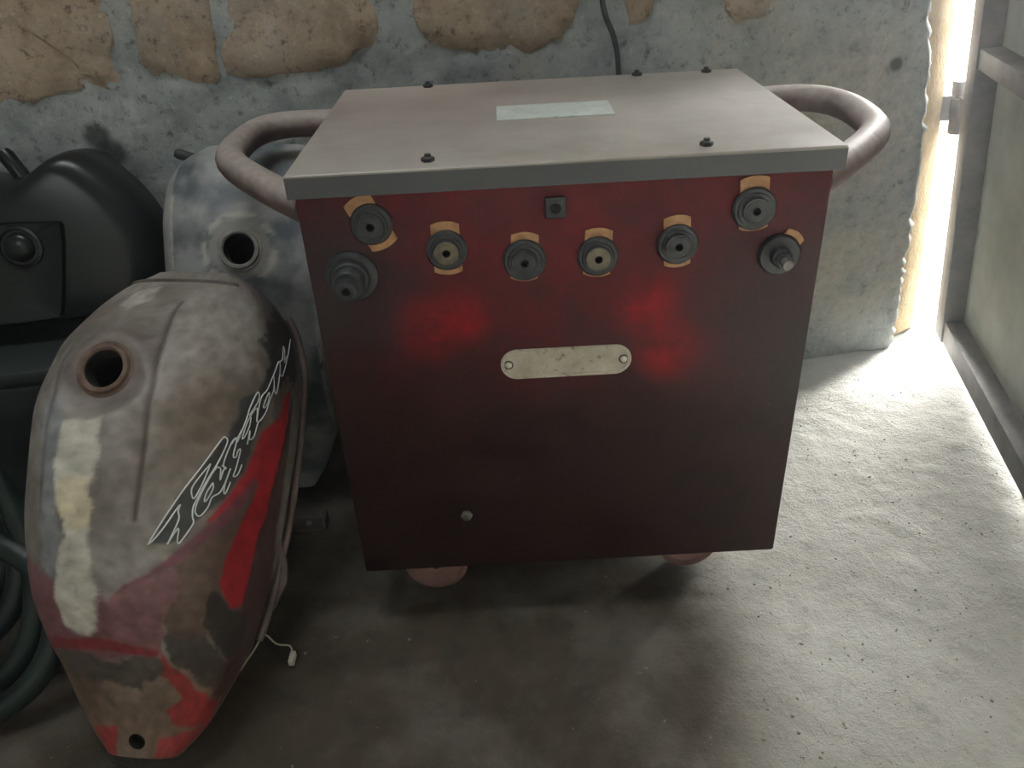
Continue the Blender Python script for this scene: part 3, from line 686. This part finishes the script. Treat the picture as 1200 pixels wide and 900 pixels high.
def paint1(S, V, P):
    X = S * .58; Yv = V * .18
    warp_s = np.vectorize(lambda a, b: fbm(a * 45, b * 45, 1, 4, .7))(X, Yv)
    warp_v = np.vectorize(lambda a, b: fbm(a * 45, b * 45, 5, 4, .7))(X, Yv)
    lf = np.vectorize(lambda a, b: fbm(a * 9, b * 9, 2, 4))(X, Yv)
    t = np.clip(.5 + .9 * lf, 0, 1)[..., None]
    C = (1 - t) * np.array((.135, .115, .10)) + t * np.array((.24, .225, .205))
    # warm rubbed patch on the right shoulder, rust halo round the filler, brown bare tail
    g1 = np.exp(-(((S - .62) / .16) ** 2 + ((V - .5) / .22) ** 2))[..., None]; C = C * (1 - .55 * g1) + .55 * g1 * np.array((.17, .125, .092))
    dd = np.hypot((S - .735) * .58, P[..., 0]); g2 = np.clip((.052 - dd) / .006, 0, 1)[..., None]; C = C * (1 - .6 * g2) + .6 * g2 * np.array((.13, .105, .092))
    g3 = np.clip((.225 - S) / .03, 0, 1)[..., None]; C = C * (1 - g3) + g3 * ((1 - t) * np.array((.13, .085, .058)) + t * np.array((.24, .185, .14)))
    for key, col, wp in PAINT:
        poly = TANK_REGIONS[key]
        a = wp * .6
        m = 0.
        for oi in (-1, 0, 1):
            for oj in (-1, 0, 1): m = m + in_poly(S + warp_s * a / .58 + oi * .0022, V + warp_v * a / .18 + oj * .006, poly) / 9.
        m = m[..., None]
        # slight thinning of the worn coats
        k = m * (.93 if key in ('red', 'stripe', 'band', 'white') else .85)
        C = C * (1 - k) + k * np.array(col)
    gr = np.vectorize(lambda a, b: fbm(a * 70, b * 70, 31, 3))(X, Yv)[..., None]; C = C * (1 + .35 * gr)
    for key in ('crease', 'creasel', 'blackline'):
        k = np.clip(1.3 - seg_dist(S, V, TANK_REGIONS[key]) / .0028, 0, 1)[..., None] * (.4 if key == 'creasel' else .8); C = C * (1 - k) + k * np.array((.045, .024, .022))
    return np.clip(C, .003, 1)
def place_tank(root, lean, tilt, yaw, base):
    M3 = Matrix.Rotation(yaw, 3, 'Z') @ Matrix.Rotation(-lean, 3, 'X') @ Matrix.Rotation(tilt, 3, 'Y')
    mm = M3.to_4x4(); mm.translation = base; root.matrix_world = mm
def filler(T, s0, v0, parent, m_ring, m_in, r=.022, axis=None):
    c = Vector(T.pt(s0, v0)); n = Vector(axis) if axis else Vector(T.nrm(s0, v0)); n = n if n.y < 0 else -n
    if axis: c.y += .002
    mm = facing(c, n)
    o = lathe('filler_neck', [(r + .010, -.004), (r + .009, .0010), (r + .006, .0014), (r + .0045, .0055), (r + .001, .006), (r - .001, .004), (r - .001, .001)], mm, m_ring, parent, 48)
    for a in (0, 2.1, 4.2): pass
    i = lathe('filler_bore', [(r - .0008, .0015), (r - .002, -.004), (r - .002, -.02), (r + .010, -.03), (r + .010, -.075), (0, -.075)], mm, m_in, o, 32)
    return o
tank = empty('motorcycle_fuel_tank'); tag(tank, 'worn fuel tank with red paint, white-outlined lettering and open filler, standing on its tail', 'fuel tank', 'old motorcycle tanks')
place_tank(tank, .7081, .0346, -.1036, (-.4552, .6033, .0314))
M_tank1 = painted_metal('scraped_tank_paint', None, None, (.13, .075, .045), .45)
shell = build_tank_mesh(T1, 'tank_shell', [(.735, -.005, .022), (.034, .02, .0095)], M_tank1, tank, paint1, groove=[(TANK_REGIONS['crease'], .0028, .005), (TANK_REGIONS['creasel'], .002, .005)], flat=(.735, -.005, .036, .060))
M_rustring = simple('rusty_filler_rim', (.075, .045, .032), (.16, .105, .08), 60, .7, .1, .3, .001)
filler(T1, .735, -.005, tank, M_rustring, M_hole, .022, (.02, -1, .12))
c = Vector(T1.pt(.034, .02)); n = Vector(T1.nrm(.034, .02)); n = n if n.y < 0 else -n
lathe('bolt_hole', [(.0098, .0004), (.0094, -.003), (.0094, -.014), (0, -.014)], facing(c, n), M_hole, tank, 24)
# lettering: raised pale outlines that follow the tank's skin
M_letter = simple('pale_decal_outline', (.50, .53, .52), (.66, .68, .67), 80, .5)
bm = bmesh.new()
for st in LETTER_STROKES:
    P2 = smooth_path([(a, b, 0) for a, b in st], 4)
    pts = []
    for q in P2:
        c = T1.pt(q.x, q.y); n = T1.nrm(q.x, q.y)
        if n[1] > 0 and abs(q.y) < 1: n = -n
        if abs(q.y) >= 1: n = np.array([math.copysign(1, q.y), 0, 0])
        pts.append(Vector(c + n * .0004))
    add_tube(bm, pts, .00085, 6)
o = from_bm('lettering', bm, M_letter, tank, smooth=True); o['label'] = 'pale outlined slanted lettering decal'
# side lug, lower rim flange and torn bracket of the tank
M_flange = simple('dark_tank_flange', (.05, .035, .03), (.12, .085, .07), 30, .6)
for s_ in (-1, 1):
    bm = bmesh.new(); add_tube(bm, [Vector(T1.pt(k, s_ * 1.97)) + Vector((s_ * .006, .0, 0)) for k in np.linspace(.22, .93, 30)], .0045, 8)
    from_bm('seam_flange', bm, M_flange, tank, smooth=True)
c = Vector(T1.pt(.36, 1.9))
bm = bmesh.new(); poly = [(-.02, -.05), (.004, -.045), (.018, -.012), (.016, .012), (.0, .05), (-.02, .05)]
A_ = [bm.verts.new((c.x + x, c.y + .002, c.z + z)) for x, z in poly]; B_ = [bm.verts.new((c.x + x, c.y + .007, c.z + z)) for x, z in poly]
bm.faces.new(A_); bm.faces.new(B_[::-1])
for i in range(6): bm.faces.new((A_[i], B_[i], B_[(i + 1) % 6], A_[(i + 1) % 6]))
lug = from_bm('mounting_lug', bm, M_flange, tank)
bm = bmesh.new(); c = Vector(T1.pt(.95, 0)); 
hd = [Vector(T1.pt(.965, k)) for k in np.linspace(-.8, .6, 30)]
for a, b in zip(hd, hd[1:]): pass
add_tube(bm, [p + Vector((0, .001, .0)) for p in hd], .0035, 8); from_bm('head_flange', bm, M_flange, tank, smooth=True)

# second tank: grey, boxier, behind the first and leaning on the wall
T2 = Tank(.56, [.05, .07, .09, .105, .118, .126, .13, .13, .124, .108, .075], [.02, .03, .06, .10, .145, .172, .18, .17, .145, .105, .05], 4.2, [.012, .02, .04, .05, .05, .03])
tank2 = empty('motorcycle_fuel_tank'); tag(tank2, 'grey scraped fuel tank with open filler leaning on the wall beside the welder handle', 'fuel tank', 'old motorcycle tanks')
place_tank(tank2, .36, .05, .06, (-.397, 1.115, .022))
def paint2(S, V, P):
    X = S * .56; Yv = V * .18
    lf = np.vectorize(lambda a, b: fbm(a * 15, b * 15, 12, 5))(X, P[..., 0]); t = np.clip(.5 + 1.3 * lf, 0, 1)[..., None]
    C = (1 - t) * np.array((.075, .092, .105)) + t * np.array((.28, .29, .285))
    hf = np.vectorize(lambda a, b: fbm(a * 60, b * 60, 22, 3))(X, Yv)
    e = (np.exp(-((np.abs(P[..., 0]) - .098) / .0022) ** 2) * (hf > -.12) * (np.abs(V) < .8) * (S < .86))[..., None]; C = C * (1 - .7 * e) + .7 * e * np.array((.50, .49, .44))
    side = (np.abs(P[..., 0]) > .099)[..., None]; C = np.where(side, C * .4 + .6 * np.array((.36, .35, .33)), C)
    dd = np.hypot((S - .72) * .56, P[..., 0])
    r1 = (np.exp(-((dd - .049) / .005) ** 2) * (hf > -.1))[..., None]; C = C * (1 - .7 * r1) + .7 * r1 * np.array((.48, .46, .40))
    r2 = (dd < .042)[..., None]; C = np.where(r2, np.array((.22, .215, .20)), C)
    return C
M_tank2 = painted_metal('scraped_grey_tank', None, None, (.06, .065, .07), .4)
build_tank_mesh(T2, 'tank_shell', [(.72, 0., .023)], M_tank2, tank2, paint2, NS=150)
M_ring2 = simple('grey_filler_rim', (.16, .155, .145), (.28, .27, .25), 60, .6)
fn = filler(T2, .72, 0., tank2, M_ring2, M_hole, .023)
c = Vector(T2.pt(.97, -.9)); lathe('mounting_peg', [(0, -.02), (.007, -.02), (.008, .02), (.006, .026), (0, .026)], facing(c, (-1, 0, .3)), M_black, tank2, 16)

# ------------------------------------------------------------------ glossy black body panel at the left
def dome(name, outline, prof, mat, parent, cx, cz, y0=0., seed=0):
    """prof: (shrink factor, outward amount) rings from the outline to the middle, outwards = -y"""
    bm = bmesh.new(); rings = []
    for f, o in prof: rings.append([bm.verts.new((cx + (x - cx) * f, y0 - o, cz + (z - cz) * f)) for x, z in outline])
    n = len(outline)
    for a, b in zip(rings, rings[1:]):
        for i in range(n): bm.faces.new((a[i], a[(i + 1) % n], b[(i + 1) % n], b[i]))
    bm.faces.new(rings[0][::-1]); bm.faces.new(rings[-1])
    return from_bm(name, bm, mat, parent, angle=50)
bp = empty('body_panel'); tag(bp, 'glossy black moulded motorcycle body panel with round boss against the wall', 'body panel')
bp.location = (-.738, 1.185, .325); bp.rotation_euler = (rad(-12), 0, rad(6))
outl = chaikin([(-.30, .0), (.13, .0), (.19, .01), (.212, .06), (.212, .115), (.19, .18), (.142, .238), (.11, .258), (.075, .25), (.05, .228), (.01, .222), (-.05, .235), (-.2, .24), (-.30, .22)], 3)
dome('panel_shell', outl, [(1.0, -.045), (1.0, .0), (.985, .018), (.955, .036), (.90, .049), (.80, .055), (.5, .057), (.2, .057)], M_gloss, bp, -.05, .11)
pan = chaikin([(-.25, .012), (.045, .012), (.055, .02), (.088, .15), (.078, .162), (-.25, .165)], 2)
inset = dome('raised_panel', pan, [(1.0, .03), (1.0, .060), (.988, .066), (.965, .063), (.6, .062), (.2, .062)], M_gloss, bp, -.08, .09)
boss = lathe('boss', [(.034, -.004), (.032, .003), (.028, .004), (.026, .001), (.022, .001), (.020, .007), (.016, .010), (.008, .012), (0, .0125)], facing((.018, -.062, .125)), M_gloss, bp, 40)
lathe('hook_stub', [(0, -.03), (.011, -.03), (.012, .02), (.009, .028), (0, .03)], facing((.018, -.008, .236), (-.5, 0, 1)), M_gloss, bp, 20)
# dark crate it stands on
cr = empty('storage_box', (-.83, 1.13, 0)); cr.rotation_euler = (0, 0, rad(7)); tag(cr, 'dark green metal box on the floor under the black panel', 'box')
box('box_body', (-.22, -.10, 0), (.19, .11, .285), M_crate, cr, .008); box('box_lid', (-.227, -.107, .285), (.197, .117, .312), M_crate, cr, .006)
box('latch', (-.05, -.114, .25), (-.01, -.105, .30), M_soot, cr, .002)

# coiled hose at lower left
def coil():
    pts = []; c0 = Vector((-.775, .80, .0))
    for i in range(0, 150):
        a = i / 150 * 5 * 2 * math.pi; k = i / 150
        R = .135 + .018 * math.sin(a * .37 + 1)
        pts.append((c0.x + .07 * math.sin(a * .21) + R * math.cos(a) * .92, c0.y - .12 + .28 * k + .05 * math.sin(a), .018 + R * (1 + math.sin(a)) * (1.0 + .25 * math.sin(i * .13))))
    return pts
hz = tube('rubber_hose', coil(), .0165, M_hose, None, 4, 12); tag(hz, 'dark green rubber hose coiled in the shadow left of the painted tank', 'hose')
# rag
def rag():
    bm = bmesh.new(); n = 26; g_ = []
    for j in range(n):
        r_ = []
        for i in range(n):
            x, y = (i / (n - 1) - .5), (j / (n - 1) - .5)
            h = .028 + .03 * fbm(x * 3, y * 3, 8, 3) + .012 * fbm(x * 9, y * 9, 2, 2) - .05 * (x * x + y * y)
            r_.append(bm.verts.new((x * .11 + .01 * fbm(y * 5, x * 3, 1, 2), y * .10 + .01 * fbm(x * 5, y * 3, 4, 2), max(h, .001))))
        g_.append(r_)
    for j in range(n - 1):
        for i in range(n - 1): bm.faces.new((g_[j][i], g_[j][i + 1], g_[j + 1][i + 1], g_[j + 1][i]))
    bmesh.ops.solidify(bm, geom=bm.faces[:], thickness=.0015)
    o = from_bm('rag', bm, M_rag, None, smooth=True); o.location = (-.60, .90, .002)
    return tag(o, 'crumpled dirty green rag on the floor behind the hose', 'rag')
rag()
# loose wire with plug
wr = empty('loose_wire', (-.34, .76, 0)); tag(wr, 'thin cream wire with a small plug lying on the floor by the painted tank', 'wire')
tube('wire', [(-.045, -.02, .002), (-.03, .005, .012), (-.018, .022, .022), (0, .012, .014), (.018, .008, .014), (.024, -.002, .012)], .0014, M_white_wire, wr, 6, 8)
box('plug', (.0205, -.018, .003), (.0285, .0, .013), M_white_wire, wr, .0015)
# small scrap clip between the tank and the welder
sc = empty('metal_clip', (-.345, 1.03, 0)); tag(sc, 'small grey metal clip on the floor between the tank and the welder', 'clip')
bm = bmesh.new(); add_box(bm, (-.03, -.015, 0), (.03, .015, .004), .001, 1); add_box(bm, (-.03, -.015, .002), (-.026, .015, .03), .001, 1); add_box(bm, (.026, -.015, .002), (.03, .015, .022), .001, 1)
from_bm('clip_body', bm, M_flange, sc)
lathe('clip_screw', [(0, 0), (.006, 0), (.006, .004), (.003, .006), (0, .006)], Matrix.Translation((0, 0, .004)), M_studtip, sc, 12)
# mains cord on the wall
cd = tube('power_cord', [WP(-.585, 2.2, .02), WP(-.58, 1.5, .02), WP(-.565, .9, .02), WP(-.552, .74, .022), WP(-.545, .70, .022), WP(-.53, .665, .02), WP(-.521, .62, .018), WP(-.518, .5, .02), WP(-.515, .3, .02), WP(-.51, .12, .03), WP(-.50, .012, .06), WP(-.40, .008, .10)], .0045, M_cord, None, 6, 10)
tag(cd, 'black power cord hanging down the wall behind the welder', 'cord')

# grit on the floor: uncountable crumbs
def grit():
    bm = bmesh.new(); rr = random.Random(11)
    for _ in range(900):
        if rr.random() < .7: x, y = rr.uniform(.25, .85), rr.uniform(.5, 1.4)
        else: x, y = rr.uniform(-.6, .8), rr.uniform(.5, 1.25)
        r = rr.choice((.0007, .0009, .0011, .0015, .0024)) * rr.uniform(.7, 1.2)
        mm = Matrix.Translation((x, y, r * .35 - .002)) @ Matrix.Rotation(rr.uniform(0, 6), 4, 'Z') @ Matrix.Diagonal((1.3, 1, .6, 1))
        vs_ = [bm.verts.new(mm @ (Vector(p) * r * rr.uniform(.75, 1.2))) for p in ((1, 0, 0), (-1, 0, 0), (0, 1, 0), (0, -1, 0), (0, 0, 1), (0, 0, -1))]
        for a, b, c in ((0, 2, 4), (2, 1, 4), (1, 3, 4), (3, 0, 4), (2, 0, 5), (1, 2, 5), (3, 1, 5), (0, 3, 5)): bm.faces.new((vs_[a], vs_[b], vs_[c]))
    return tag(from_bm('floor_grit', bm, M_stone), 'dark crumbs and grit scattered over the concrete floor', 'grit', kind='stuff')
grit()

# haze volume added to give the washed-out veil of glare near the door
bm = bmesh.new(); add_box(bm, (-2.06, -1.84, -.2), (2.36, 1.94, 2.54)); hz_ = from_bm('added_haze', bm)
mt = bpy.data.materials.new('added_haze'); mt.use_nodes = True; nt = mt.node_tree; nt.nodes.clear()
o_ = nt.nodes.new('ShaderNodeOutputMaterial'); v_ = nt.nodes.new('ShaderNodeVolumeScatter'); v_.inputs['Density'].default_value = .06; v_.inputs['Anisotropy'].default_value = .72
nt.links.new(v_.outputs[0], o_.inputs['Volume']); hz_.data.materials.append(mt)
tag(hz_, 'thin haze volume added for the veil of glare near the door', 'haze', kind='stuff')
